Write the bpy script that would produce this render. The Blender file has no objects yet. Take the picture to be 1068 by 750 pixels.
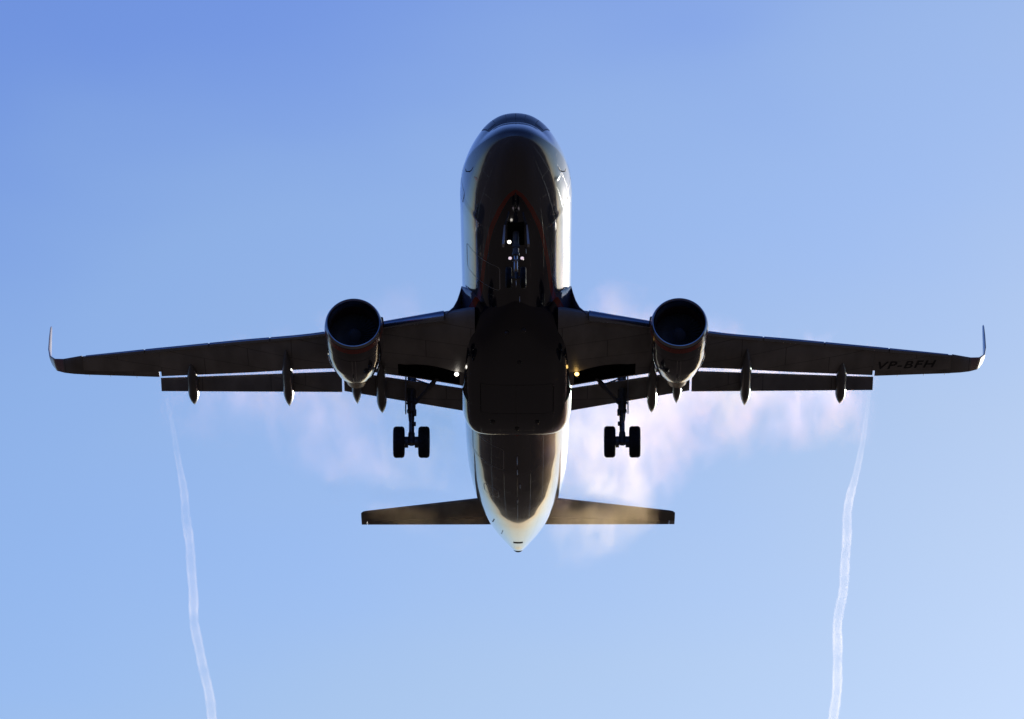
import bpy, bmesh, math, random
import numpy as np
from mathutils import Vector, Matrix
random.seed(4)
R = math.radians
sc = bpy.context.scene
col = sc.collection

# ------------------------------------------------------------------ camera
PITCH = 3.5                      # nose-up attitude of the airliner
THETA = 26.85                    # angle between line of sight and fuselage axis
ELEV = THETA - PITCH
cd = bpy.data.cameras.new('camera'); cam = bpy.data.objects.new('camera', cd); col.objects.link(cam)
cd.sensor_width = 36; cd.lens = 6080/1068*36; cd.clip_start = 0.5; cd.clip_end = 100000
cam.location = (0, 0, 1.7); cam.rotation_euler = (R(90+ELEV), 0, 0)
sc.camera = cam

# ------------------------------------------------------------------ light
SUN_AZ, SUN_EL = 21.0, 15.5      # degrees right of the view, above the horizon
EXPOSURE = 0.0
SKY_AWAY = (.34, .46, .95)
SKY_DEEP, SKY_MID, SKY_PALE = (.96,1.10,1.66), (1.34,1.42,1.64), (1.50,1.48,1.50)
w = bpy.data.worlds.new('World'); sc.world = w; w.use_nodes = True
nt = w.node_tree; N = nt.nodes; L = nt.links
bg = N['Background']
sky = N.new('ShaderNodeTexSky'); sky.sky_type = 'NISHITA'; sky.sun_disc = False
sky.sun_elevation = R(SUN_EL); sky.sun_rotation = R(SUN_AZ)
sky.air_density = 1.0; sky.dust_density = 0.35; sky.ozone_density = 3.0; sky.altitude = 0
hs = N.new('ShaderNodeHueSaturation'); hs.inputs['Saturation'].default_value = 1.0
tint = N.new('ShaderNodeMixRGB'); tint.blend_type = 'MULTIPLY'; tint.inputs[0].default_value = 1
tint.inputs[2].default_value = (1, 1, 1, 1)
L.new(sky.outputs[0], hs.inputs['Color']); L.new(hs.outputs[0], tint.inputs[1])
# the air is paler towards the sun and the horizon and deeper blue away from them, with thin streaks of high haze
wtc = N.new('ShaderNodeTexCoord'); wsp = N.new('ShaderNodeSeparateXYZ'); L.new(wtc.outputs['Generated'], wsp.inputs[0])
g1 = N.new('ShaderNodeMath'); g1.operation = 'MULTIPLY_ADD'; g1.inputs[1].default_value = 3.0; g1.inputs[2].default_value = .54
L.new(wsp.outputs['X'], g1.inputs[0])
g2 = N.new('ShaderNodeMath'); g2.operation = 'MULTIPLY_ADD'; g2.inputs[1].default_value = -6.3; L.new(wsp.outputs['Z'], g2.inputs[0])
g2b = N.new('ShaderNodeMath'); g2b.operation = 'ADD'; g2b.inputs[1].default_value = 6.3*.396; L.new(g1.outputs[0], g2b.inputs[0]); L.new(g2b.outputs[0], g2.inputs[2])
wmp = N.new('ShaderNodeMapping'); wmp.inputs['Scale'].default_value = (1.0, 1.0, 2.2); wmp.inputs['Rotation'].default_value = (0, R(-20), 0); L.new(wtc.outputs['Generated'], wmp.inputs[0])
wnz = N.new('ShaderNodeTexNoise'); wnz.inputs['Scale'].default_value = 9; wnz.inputs['Detail'].default_value = 3; wnz.inputs['Roughness'].default_value = .45; L.new(wmp.outputs[0], wnz.inputs['Vector'])
g3 = N.new('ShaderNodeMath'); g3.operation = 'MULTIPLY_ADD'; g3.inputs[1].default_value = .75; L.new(wnz.outputs[0], g3.inputs[0])
gy = N.new('ShaderNodeMath'); gy.operation = 'MULTIPLY_ADD'; gy.inputs[1].default_value = .5; gy.inputs[2].default_value = -.28-.455; L.new(wsp.outputs['Y'], gy.inputs[0])
g4 = N.new('ShaderNodeMath'); g4.operation = 'ADD'; L.new(gy.outputs[0], g4.inputs[1]); L.new(g2.outputs[0], g4.inputs[0]); L.new(g4.outputs[0], g3.inputs[2])
wcr = N.new('ShaderNodeValToRGB'); wcr.color_ramp.interpolation = 'EASE'
wcr.color_ramp.elements[0].position = 0; wcr.color_ramp.elements[0].color = (*SKY_DEEP, 1)
wcr.color_ramp.elements[1].position = 1; wcr.color_ramp.elements[1].color = (*SKY_PALE, 1)
wce = wcr.color_ramp.elements.new(.5); wce.color = (*SKY_MID, 1)
L.new(g3.outputs[0], wcr.inputs[0]); wmr = N.new('ShaderNodeMapRange'); wmr.inputs[1].default_value = .72; wmr.inputs[2].default_value = -.1; L.new(wsp.outputs['Y'], wmr.inputs[0])
wmx = N.new('ShaderNodeMixRGB'); wmx.inputs[2].default_value = (*SKY_AWAY, 1); L.new(wmr.outputs[0], wmx.inputs[0]); L.new(wcr.outputs[0], wmx.inputs[1]); 
# sky dimmed towards the horizon so its reflection on the tail stays darker
whz = N.new('ShaderNodeMapRange'); whz.inputs[1].default_value = .0; whz.inputs[2].default_value = .32; L.new(wsp.outputs['Z'], whz.inputs[0])
whc = N.new('ShaderNodeMixRGB'); whc.inputs[1].default_value = (.50,.56,.72,1); whc.inputs[2].default_value = (1,1,1,1); L.new(whz.outputs[0], whc.inputs[0])
whm = N.new('ShaderNodeMixRGB'); whm.blend_type = 'MULTIPLY'; whm.inputs[0].default_value = 1; L.new(wmx.outputs[0], whm.inputs[1]); L.new(whc.outputs[0], whm.inputs[2]); L.new(whm.outputs[0], tint.inputs[2])
L.new(tint.outputs[0], bg.inputs['Color'])
bg.inputs['Strength'].default_value = 0.09
sd = bpy.data.lights.new('sun', 'SUN'); sd.energy = 3.6; sd.angle = R(0.53); sd.color = (1, .90, .76)
sun = bpy.data.objects.new('sun', sd); col.objects.link(sun)
a, e = R(SUN_AZ), R(SUN_EL)
sdir = Vector((math.sin(a)*math.cos(e), math.cos(a)*math.cos(e), math.sin(e)))
sun.rotation_euler = sdir.to_track_quat('Z', 'Y').to_euler(); sun.location = (300, 300, 300)
sc.view_settings.view_transform = 'Standard'; sc.view_settings.look = 'None'
sc.view_settings.gamma = 1; sc.view_settings.exposure = EXPOSURE
sc.view_settings.use_curve_mapping = False

# ------------------------------------------------------------------ materials
def mat(name, colr=(.5,.5,.5), rough=.5, metal=0., coat=0., noise=0., nscale=2., emit=None, bump=0.):
    m = bpy.data.materials.new(name); m.use_nodes = True
    n, l = m.node_tree.nodes, m.node_tree.links
    b = n['Principled BSDF']
    b.inputs['Base Color'].default_value = (*colr, 1); b.inputs['Roughness'].default_value = rough
    b.inputs['Metallic'].default_value = metal; b.inputs['Coat Weight'].default_value = coat
    b.inputs['Coat Roughness'].default_value = .04
    if emit:
        b.inputs['Emission Color'].default_value = (*emit[0], 1); b.inputs['Emission Strength'].default_value = emit[1]
    tc = n.new('ShaderNodeTexCoord')
    mp = n.new('ShaderNodeMapping'); mp.inputs['Scale'].default_value = (1, .35, 1)
    l.new(tc.outputs['Object'], mp.inputs[0])
    nz = n.new('ShaderNodeTexNoise'); nz.inputs['Scale'].default_value = nscale; nz.inputs['Detail'].default_value = 8
    l.new(mp.outputs[0], nz.inputs['Vector'])
    rp = n.new('ShaderNodeMapRange'); rp.inputs[1].default_value = .3; rp.inputs[2].default_value = .7
    rp.inputs[3].default_value = 1-noise; rp.inputs[4].default_value = 1+noise*.4
    l.new(nz.outputs[0], rp.inputs[0])
    mx = n.new('ShaderNodeMixRGB'); mx.blend_type = 'MULTIPLY'; mx.inputs[0].default_value = 1
    mx.inputs[1].default_value = (*colr, 1); l.new(rp.outputs[0], mx.inputs[2])
    l.new(mx.outputs[0], b.inputs['Base Color'])
    rr = n.new('ShaderNodeMapRange'); rr.inputs[1].default_value = .3; rr.inputs[2].default_value = .7
    rr.inputs[3].default_value = rough*1.25; rr.inputs[4].default_value = rough*.8
    l.new(nz.outputs[0], rr.inputs[0]); l.new(rr.outputs[0], b.inputs['Roughness'])
    if bump:
        bn = n.new('ShaderNodeBump'); bn.inputs['Strength'].default_value = bump; bn.inputs['Distance'].default_value = .02
        l.new(nz.outputs[0], bn.inputs['Height']); l.new(bn.outputs[0], b.inputs['Normal'])
    return m, b, mx

def panel_lines(m, mx, b, sx, sy, amount=.55):
    """thin dark seams in object space: frames every sx across, sy along"""
    n, l = m.node_tree.nodes, m.node_tree.links
    tc = n.new('ShaderNodeTexCoord'); br = n.new('ShaderNodeTexBrick')
    l.new(tc.outputs['Object'], br.inputs['Vector'])
    br.inputs['Scale'].default_value = 1; br.inputs['Brick Width'].default_value = sx
    br.inputs['Row Height'].default_value = sy; br.inputs['Mortar Size'].default_value = .018
    br.inputs['Mortar Smooth'].default_value = .2
    br.inputs['Color1'].default_value = (1,1,1,1); br.inputs['Color2'].default_value = (.90,.90,.90,1)
    br.inputs['Mortar'].default_value = (1-amount,)*3+(1,)
    m2 = n.new('ShaderNodeMixRGB'); m2.blend_type = 'MULTIPLY'; m2.inputs[0].default_value = 1
    l.new(mx.outputs[0], m2.inputs[1]); l.new(br.outputs['Color'], m2.inputs[2])
    l.new(m2.outputs[0], b.inputs['Base Color'])
    return m2

M = {}
M['wing'], b_, x_ = mat('wing_grey_paint', (.42,.40,.38), .42, 0, 0, .35, 1.1)
panel_lines(M['wing'], x_, b_, 3.3, 1.25, .5)
M['flap'], b_, x_ = mat('flap_grey_paint', (.36,.34,.325), .45, 0, 0, .35, 1.4)
panel_lines(M['flap'], x_, b_, 2.6, 3.0, .5)
M['slat'] = mat('bare_metal_slat', (.42,.45,.52), .24, .9, 0, .12, 2)[0]
M['metal'] = mat('polished_metal_lip', (.50,.50,.52), .22, 1, 0, .1, 3)[0]
M['nozzle'] = mat('heat_tinted_nozzle', (.42,.33,.26), .35, 1, 0, .3, 6)[0]
M['duct'] = mat('dark_intake_duct', (.085,.050,.044), .55, 0, 0, .2, 3)[0]
M['fan'] = mat('fan_blade_titanium', (.16,.16,.17), .35, .6, 0, .1, 3)[0]
M['spinner'] = mat('dark_spinner', (.12,.12,.13), .4, 0, 0, .1, 3)[0]
M['spiral'] = mat('white_spinner_mark', (.10,.10,.10), .45)[0]
M['nacblue'] = mat('dark_blue_nacelle_paint', (.015,.02,.05), .12, .35, 1, .1, 2)[0]
M['red'] = mat('orange_red_trim_paint', (.38,.035,.018), .25, 0, .6, .15, 3)[0]
M['white'] = mat('white_paint', (.62,.62,.64), .3, 0, .4, .1, 3)[0]
M['pink'] = mat('winglet_sunlit_tint', (.40,.20,.21), .3, 0, .4, .1, 3)[0]  # reddish glow of the low sun on the winglets put into the colour
M['strut'] = mat('gear_grey_paint', (.14,.14,.145), .4, .2, 0, .4, 8)[0]
M['chrome'] = mat('chromed_piston', (.7,.7,.72), .12, 1)[0]
M['tyre'] = mat('black_rubber', (.018,.017,.018), .75, 0, 0, .3, 9)[0]
M['rim'] = mat('wheel_rim', (.18,.18,.19), .4, .7, 0, .3, 7)[0]
M['well'] = mat('gear_bay_shade', (.004,.004,.004), .8, 0, 0, .3, 5)[0]  # near-black, stands for the shade inside the gear bays
M['glass'] = mat('cockpit_glass', (.008,.012,.03), .12, 0, 0, .0, 2)[0]
M['glass'].node_tree.nodes['Principled BSDF'].inputs['Specular IOR Level'].default_value = .25
M['outline'] = mat('door_outline_grey', (.7,.69,.66), .4, 0, 0, .2, 5)[0]
M['frame'] = mat('dark_window_surround', (.008,.010,.02), .3, 0, 0)[0]
M['frame'].node_tree.nodes['Principled BSDF'].inputs['Specular IOR Level'].default_value = .2
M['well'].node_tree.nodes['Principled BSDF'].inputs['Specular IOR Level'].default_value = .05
M['duct'].node_tree.nodes['Principled BSDF'].inputs['Specular IOR Level'].default_value = .2
M['seam'] = mat('worn_seam_grey', (.10,.095,.10), .5, 0, 0, .5, 5)[0]
M['black'] = mat('matt_black', (.01,.01,.012), .6)[0]
M['text'] = mat('registration_black_paint', (.012,.012,.016), .5)[0]
M['lampw'] = mat('white_lamp', (.9,.9,.9), .3, emit=((1,.93,.82), 4.5))[0]
M['lampy'] = mat('amber_lamp', (.9,.7,.4), .3, emit=((1,.62,.18), 5))[0]
M['lampd'] = mat('dim_lamp', (.9,.8,.9), .3, emit=((1,.80,.86), .8))[0]
M['beacon'] = mat('beacon_red_glass', (.3,.02,.01), .2, 0, 1)[0]

def ramp(n, pts):
    r = n.new('ShaderNodeValToRGB'); el = r.color_ramp.elements
    el[0].position = pts[0][0]; el[0].color = (pts[0][1],)*3+(1,)
    el[1].position = pts[-1][0]; el[1].color = (pts[-1][1],)*3+(1,)
    for p, v in pts[1:-1]:
        q = el.new(p); q.color = (v,)*3+(1,)
    return r

def livery(name):
    """silver body, dark blue belly bordered by an orange-red line; reads uv = (station/40, angle from keel/180)"""
    m, b, mx = mat(name, (.13,.125,.13), .14, .2, 1, .10, .9)
    n, l = m.node_tree.nodes, m.node_tree.links
    uv = n.new('ShaderNodeUVMap'); uv.uv_map = 'livery'
    sp = n.new('ShaderNodeSeparateXYZ'); l.new(uv.outputs[0], sp.inputs[0])
    B = [(2.46,0),(2.6,6),(3.0,11),(3.7,17),(4.8,23),(6.1,27.5),(8,33),(10.15,37.5),(11.3,42),(12.6,47),(13.6,54),(14.1,66),(14.5,100),(20.2,100),(20.9,0)]
    O = [(2.24,0),(2.4,8),(2.8,14),(3.5,21),(4.7,27.5),(6.1,31.8),(8,37),(10.15,42),(11.3,47.5),(12.3,53),(13.3,60),(13.9,75),(14.3,106),(20.2,106),(21.1,0)]
    def inside(P):
        r = ramp(n, [(y/40, d/180) for y, d in P]); l.new(sp.outputs['X'], r.inputs[0])
        s = n.new('ShaderNodeMath'); s.operation = 'SUBTRACT'; l.new(r.outputs[0], s.inputs[0]); l.new(sp.outputs['Y'], s.inputs[1])
        k = n.new('ShaderNodeMapRange'); k.inputs[1].default_value = -.001; k.inputs[2].default_value = .001
        l.new(s.outputs[0], k.inputs[0]); return k
    ib, io = inside(B), inside(O)
    # blue of the tail reaching down the upper rear flanks
    T = [(26.0,1.0),(27.2,.66),(29,.60),(31.5,.54),(33.2,.60),(34,1.0)]
    r = ramp(n, [(y/40, d) for y, d in T]); l.new(sp.outputs['X'], r.inputs[0])
    g = n.new('ShaderNodeMath'); g.operation = 'GREATER_THAN'; l.new(sp.outputs['Y'], g.inputs[0]); l.new(r.outputs[0], g.inputs[1])
    gr = ramp(n, [(0,10.9/40),(40/180,10.9/40),(55/180,11.0/40),(75/180,11.6/40),(90/180,12.3/40),(112/180,13.2/40),(1,13.6/40)]); l.new(sp.outputs['Y'], gr.inputs[0])
    gl = n.new('ShaderNodeMath'); gl.operation = 'GREATER_THAN'; l.new(sp.outputs['X'], gl.inputs[0]); l.new(gr.outputs[0], gl.inputs[1])
    ge = n.new('ShaderNodeMath'); ge.operation = 'LESS_THAN'; l.new(sp.outputs['X'], ge.inputs[0]); ge.inputs[1].default_value = 20.9/40
    gg = n.new('ShaderNodeMath'); gg.operation = 'MULTIPLY'; l.new(gl.outputs[0], gg.inputs[0]); l.new(ge.outputs[0], gg.inputs[1])
    def mixc(fac, base, c):
        q = n.new('ShaderNodeMixRGB'); l.new(fac, q.inputs[0]); l.new(base, q.inputs[1]); q.inputs[2].default_value = c; return q
    c0 = mixc(gg.outputs[0], mx.outputs[0], (.15,.16,.24,1))
    c1 = mixc(io.outputs[0], c0.outputs[0], (.32,.03,.012,1))
    c2 = mixc(ib.outputs[0], c1.outputs[0], (.006,.008,.022,1))
    c3 = mixc(g.outputs[0], c2.outputs[0], (.006,.010,.035,1))
    l.new(c3.outputs[0], b.inputs['Base Color'])
    mm = n.new('ShaderNodeMath'); mm.operation = 'MAXIMUM'; l.new(io.outputs[0], mm.inputs[0]); l.new(g.outputs[0], mm.inputs[1])
    me = n.new('ShaderNodeMapRange'); me.inputs[3].default_value = .2; me.inputs[4].default_value = 0
    l.new(mm.outputs[0], me.inputs[0]); l.new(me.outputs[0], b.inputs['Metallic'])
    b.inputs['Coat Weight'].default_value = 1; b.inputs['Specular IOR Level'].default_value = .15
    # skin plates ripple very slightly
    tc = n.new('ShaderNodeTexCoord'); nz = n.new('ShaderNodeTexNoise'); nz.inputs['Scale'].default_value = 1.1; nz.inputs['Detail'].default_value = 2
    l.new(tc.outputs['Object'], nz.inputs['Vector'])
    wv = n.new('ShaderNodeTexBrick'); l.new(uv.outputs[0], wv.inputs['Vector'])
    wv.inputs['Scale'].default_value = 1; wv.inputs['Brick Width'].default_value = .053; wv.inputs['Row Height'].default_value = .083
    wv.inputs['Mortar Size'].default_value = .0006; wv.inputs['Color1'].default_value = (1,1,1,1); wv.inputs['Color2'].default_value = (1,1,1,1); wv.inputs['Mortar'].default_value = (0,0,0,1)
    ad = n.new('ShaderNodeMath'); ad.operation = 'MULTIPLY_ADD'; l.new(nz.outputs[0], ad.inputs[0]); ad.inputs[1].default_value = .8; l.new(wv.outputs['Color'], ad.inputs[2])
    bn = n.new('ShaderNodeBump'); bn.inputs['Strength'].default_value = .2; bn.inputs['Distance'].default_value = .02
    l.new(ad.outputs[0], bn.inputs['Height']); l.new(bn.outputs[0], b.inputs['Normal'])
    return m
M['livery'] = livery('silver_and_blue_livery')

# ------------------------------------------------------------------ mesh helpers
def obj(name, verts, faces, m, parent=None, smooth=True, uv=None, sharp=35):
    me = bpy.data.meshes.new(name)
    me.from_pydata([tuple(map(float, v)) for v in verts], [], faces)
    me.update()
    bm = bmesh.new(); bm.from_mesh(me); bmesh.ops.recalc_face_normals(bm, faces=bm.faces[:]); bm.to_mesh(me); bm.free()
    if smooth:
        me.polygons.foreach_set('use_smooth', [True]*len(me.polygons))
        me.set_sharp_from_angle(angle=R(sharp))
    if uv is not None:
        lay = me.uv_layers.new(name='livery')
        for lp in me.loops: lay.data[lp.index].uv = uv[lp.vertex_index]
    me.materials.append(m)
    o = bpy.data.objects.new(name, me); col.objects.link(o)
    if parent: o.parent = parent
    return o

class MB:
    def __init__(s): s.v = []; s.f = []
    def add(s, v, f):
        k = len(s.v); s.v += [tuple(p) for p in v]; s.f += [tuple(i+k for i in q) for q in f]; return s
    def loft(s, rings, closed=True, cap=True):
        n = len(rings[0]); v = [p for r in rings for p in r]; f = []
        for i in range(len(rings)-1):
            for j in range(n if closed else n-1):
                a, b = i*n+j, i*n+(j+1) % n; f.append((a, b, b+n, a+n))
        if cap: f += [tuple(range(n-1, -1, -1)), tuple(range((len(rings)-1)*n, len(rings)*n))]
        return s.add(v, f)
    def tube(s, pts, r, n=14, cap=True):
        pts = [Vector(p) for p in pts]; rr = r if isinstance(r, (list, tuple)) else [r]*len(pts); rings = []
        ref = Vector((0, 0, 1)) if abs((pts[-1]-pts[0]).normalized().z) < .9 else Vector((0, 1, 0))
        for i, p in enumerate(pts):
            t = (pts[min(i+1, len(pts)-1)]-pts[max(i-1, 0)]).normalized()
            u = t.cross(ref).normalized(); w_ = t.cross(u).normalized()
            rings.append([p+(u*math.cos(2*math.pi*k/n)+w_*math.sin(2*math.pi*k/n))*rr[i] for k in range(n)])
        return s.loft(rings, True, cap)
    def box(s, c, size, rot=None):
        c = Vector(c); hx, hy, hz = [q/2 for q in size]; be = min(hx, hy, hz)*.3
        bm = bmesh.new(); bmesh.ops.create_cube(bm, size=1, matrix=Matrix.Diagonal((hx*2, hy*2, hz*2, 1)))
        bmesh.ops.bevel(bm, geom=bm.edges[:], offset=be, segments=2, affect='EDGES')
        Mx = rot if rot else Matrix.Identity(3)
        bm.verts.ensure_lookup_table()
        v = [c+Mx@q.co for q in bm.verts]; f = [tuple(q.index for q in fa.verts) for fa in bm.faces]; bm.free()
        return s.add(v, f)
    def lathe(s, prof, axis='Y', c=(0,0,0), n=64, cap=False):
        rings = []
        for (t, r) in prof:
            ring = []
            for k in range(n):
                q = 2*math.pi*k/n
                if axis == 'Y': ring.append((c[0]+r*math.sin(q), c[1]+t, c[2]+r*math.cos(q)))
                else: ring.append((c[0]+t, c[1]+r*math.sin(q), c[2]+r*math.cos(q)))
            rings.append(ring)
        return s.loft(rings, True, cap)
    def build(s, name, m, parent=None, **k): return obj(name, s.v, s.f, m, parent, **k)

def mirror(pts): return [(-x, y, z) for x, y, z in pts]

def pchip(xs, ys):
    xs = np.array(xs, float); ys = np.array(ys, float); h = np.diff(xs); d = np.diff(ys)/h
    m = np.zeros_like(xs); m[0] = d[0]; m[-1] = d[-1]
    for i in range(1, len(xs)-1):
        if d[i-1]*d[i] > 0:
            w1 = 2*h[i]+h[i-1]; w2 = h[i]+2*h[i-1]; m[i] = (w1+w2)/(w1/d[i-1]+w2/d[i])
    def f(x):
        x = min(max(x, xs[0]), xs[-1]); i = min(max(int(np.searchsorted(xs, x))-1, 0), len(h)-1)
        t = (x-xs[i])/h[i]; t2, t3 = t*t, t*t*t
        return float(ys[i]*(2*t3-3*t2+1)+h[i]*m[i]*(t3-2*t2+t)+ys[i+1]*(-2*t3+3*t2)+h[i]*m[i+1]*(t3-t2))
    return f

# ------------------------------------------------------------------ ground
gm, gb, gx = mat('dry_grass_ground', (.062,.056,.034), .95, 0, 0, .0, 1)
gb.inputs['Specular IOR Level'].default_value = 0
n, l = gm.node_tree.nodes, gm.node_tree.links
tc = n.new('ShaderNodeTexCoord'); nz = n.new('ShaderNodeTexNoise'); nz.inputs['Scale'].default_value = .004; nz.inputs['Detail'].default_value = 12
l.new(tc.outputs['Object'], nz.inputs['Vector'])
cr = n.new('ShaderNodeValToRGB'); cr.color_ramp.elements[0].position = .35; cr.color_ramp.elements[0].color = (.060,.047,.035,1)
cr.color_ramp.elements[1].position = .65; cr.color_ramp.elements[1].color = (.108,.084,.062,1)
l.new(nz.outputs[0], cr.inputs[0]); l.new(cr.outputs[0], gb.inputs['Base Color'])
S_ = 45000
g = obj('ground', [(-S_,-S_,0),(S_,-S_,0),(S_,S_,0),(-S_,S_,0)], [(0,1,2,3)], gm, smooth=False); g['kind'] = 'structure'

# ------------------------------------------------------------------ the airliner
plane = bpy.data.objects.new('airliner', None); col.objects.link(plane)
plane['label'] = 'silver twin-engine jet airliner with dark blue belly, wheels down, passing overhead against blue sky'
plane['category'] = 'airplane'
th = R(THETA); F_ = Vector((0, math.cos(th), math.sin(th))); Dn = Vector((0, math.sin(th), -math.cos(th)))
cam_in_plane = -195.0*0*F_ - 200.0*F_ + 8.53*Dn*1.0   # where the photographer stands, seen from the airliner's nose
YAW = -0.20
rotm = Matrix.Rotation(R(-PITCH), 3, 'X') @ Matrix.Rotation(R(YAW), 3, 'Z')
plane.rotation_euler = rotm.to_euler()
plane.location = Vector((0.117, 0, 1.7)) - (Matrix.Rotation(R(-PITCH), 3, 'X') @ cam_in_plane)

# --- fuselage
q = lambda ys: [math.sqrt(y) for y in ys]
Y1 = [0,.12,.35,.7,1.1,1.7,2.4,3.2,4.1,5.0,6.2,9,24,27,30,32,34,35.5,36.5,37.1,37.5]
HW = pchip(q(Y1), [0,.33,.60,.86,1.08,1.33,1.55,1.73,1.86,1.935,1.975,1.975,1.975,1.92,1.72,1.48,1.14,.82,.56,.40,.28])
Y2 = [0,.12,.35,.7,1.1,1.7,2.4,3.2,4.1,5.2,6.5,9,24,26,28,30,32,34,35.5,36.5,37.1,37.5]
ZB = pchip(q(Y2), [-.90,-1.14,-1.32,-1.49,-1.63,-1.78,-1.90,-1.99,-2.045,-2.07,-2.07,-2.07,-2.07,-1.93,-1.64,-1.22,-.72,-.18,.24,.52,.68,.80])
Y3 = [0,.12,.35,.7,1.1,1.55,2.0,2.6,3.2,4.0,5.0,6.5,9,30,33,36,37.1,37.5]
ZT = pchip(q(Y3), [-.90,-.64,-.42,-.15,.12,.42,.88,1.36,1.66,1.90,2.02,2.07,2.07,2.07,1.98,1.65,1.42,1.30])
Y4 = [0,1,3,6,9,24,28,32,35,37.5]
ZC = pchip(q(Y4), [-.90,-.62,-.27,-.03,0,0,.15,.45,.75,1.05])
def fus(Y, phi, off=0.):
    s = math.sqrt(max(Y, 0)); hw, zb, zt, zc = HW(s), ZB(s), ZT(s), ZC(s)
    zc = min(max(zc, zb), zt)
    x = (hw+off)*math.sin(phi); c = math.cos(phi)
    if c > 0 and Y < 5: x *= 1-.11*abs(math.sin(2*phi))*math.sin(math.pi*min(1, Y/6)**.5)**1.6
    if c < 0 and Y < 5.5: x *= 1-.12*abs(math.sin(2*phi))*max(0, math.sin(math.pi*min(1, Y/5.5)**.6))
    z = zc-(zc-zb+off)*c if c > 0 else zc-(zt-zc+off)*c
    return (x, Y, z)
SY = sorted(set([round((k/60)**2*6.5, 4) for k in range(61)] + list(np.round(np.arange(7, 23.9, .5), 3)) + list(np.round(np.linspace(24, 37.5, 70), 3))))
NA = 128
v = []; uv = []; f = []
for Y in SY:
    for k in range(NA):
        ph = 2*math.pi*k/NA; v.append(fus(max(Y, 1e-4), ph)); uv.append((Y/40, (ph if ph <= math.pi else 2*math.pi-ph)/math.pi))
for i in range(len(SY)-1):
    for k in range(NA):
        a_, b_ = i*NA+k, i*NA+(k+1) % NA; f.append((a_, b_, b_+NA, a_+NA))
f.append(tuple(range((len(SY)-1)*NA, len(SY)*NA)))
body = obj('fuselage', v, f, M['livery'], plane, uv=uv, sharp=50)

def skin_patch(name, y0, y1, p0, p1, m, parent, off=.008, ny=10, npn=14, side=1):
    """a panel lying on the fuselage skin; p0, p1 = angles from the keel in degrees"""
    mb = MB()
    def grid(o_): return [[fus(y0(t)+(y1(t)-y0(t))*i/ny if callable(y0) else y0+(y1-y0)*i/ny, side*R(p0+(p1-p0)*t), o_) for t in [j/npn for j in range(npn+1)]] for i in range(ny+1)]
    outer = grid(off)
    mb.loft(outer, closed=False, cap=False)
    return mb.build(name, m, parent)

def skin_line(mb, pts, w=.03, off=.006, side=1):
    """ribbon along (station, angle) points on the skin"""
    P = [Vector(fus(y, side*R(p), off)) for y, p in pts]; n_ = len(P); loft = []
    for i in range(n_):
        t = (P[min(i+1, n_-1)]-P[max(i-1, 0)]).normalized()
        nn = Vector((P[i].x, 0, P[i].z)).normalized(); s_ = t.cross(nn).normalized()
        loft.append([P[i]-s_*w/2, P[i]+s_*w/2])
    mb.loft(loft, closed=False, cap=False)

# windscreen: a dark surround and six panes
skin_patch('windshield_frame', 1.56, 2.80, 126, 234, M['frame'], body, .006, npn=40)
for side in (1, -1):
    for (p0, p1, sh) in ((166.5, 179.3, 0), (146, 165.3, .05), (128, 144.8, .22)):
        ya = lambda t, sh=sh: 1.60+sh+.0*t
        yb = lambda t, sh=sh: 2.62+sh*1.2
        skin_patch('windshield_pane', ya, yb, p0, p1, M['glass'], body, .012, side=side)

def rounded(y0, y1, p0, p1, r=.25, k=6):
    """rounded rectangle in (station, angle) coordinates; the angle axis is 29 degrees per metre"""
    ra = r*29; pts = []
    for cy, ca, a0 in ((y1-r, p1-ra, 0), (y0+r, p1-ra, 90), (y0+r, p0+ra, 180), (y1-r, p0+ra, 270)):
        for j in range(k+1):
            an = R(a0+90*j/k); pts.append((cy+r*math.cos(an), ca+ra*math.sin(an)))
    pts.append(pts[0])
    out = []
    for (a1, b1), (a2, b2) in zip(pts[:-1], pts[1:]):
        m_ = max(1, int(max(abs(a2-a1)/.2, abs(b2-b1)/4)))
        out += [(a1+(a2-a1)*t/m_, b1+(b2-b1)*t/m_) for t in range(m_)]
    return out+[pts[-1]]
for nm, args in (('cargo_door', (7.75, 9.55, 17, 62)), ('cargo_door', (22.4, 24.2, 15, 58)), ('bulk_door', (26.6, 27.5, 22, 42))):
    mb = MB(); skin_line(mb, rounded(*args, r=.18), .028, side=-1)
    mb.build(nm, M['outline'], body)
# antennas and drain masts under the keel
for (y, x, h, c_) in ((8.6, 0, .22, .30), (9.9, .12, .16, .2), (6.3, .35, .12, .2), (23.0, 0, .30, .34), (24.1, 0, .18, .2), (25.6, .1, .12, .15), (27.4, 0, .1, .12)):
    z = fus(y, 0)[2]+.02; mb = MB()
    mb.loft([[(x-.02*k, y, z), (x, y-c_*k/2+ (.08 if k < 1 else 0), z-(h if k < 1 else 0)), (x+.02*k, y, z-(h if k < 1 else 0)*.0), (x, y+c_*k/2+(.08 if k < 1 else 0), z-(h if k < 1 else 0))] for k in (1, .55)])
    mb = MB(); ringf = lambda zz, s_, dy: [(x+s_*.022*math.sin(a1), y+dy+s_*c_/2*math.cos(a1), zz) for a1 in [2*math.pi*j/10 for j in range(10)]]
    mb.loft([ringf(z, 1, 0), ringf(z-h*.6, .8, .03), ringf(z-h, .5, .07)])
    mb.build('antenna', M['white'], body)
mb = MB(); mb.lathe([(0, .09), (.03, .085), (.07, .06), (.09, .0005)], 'Y', (0, 0, 0), 20)
mb.v = [(p[0], p[2]+11.2, -1.0*p[1]) for p in mb.v]
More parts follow.
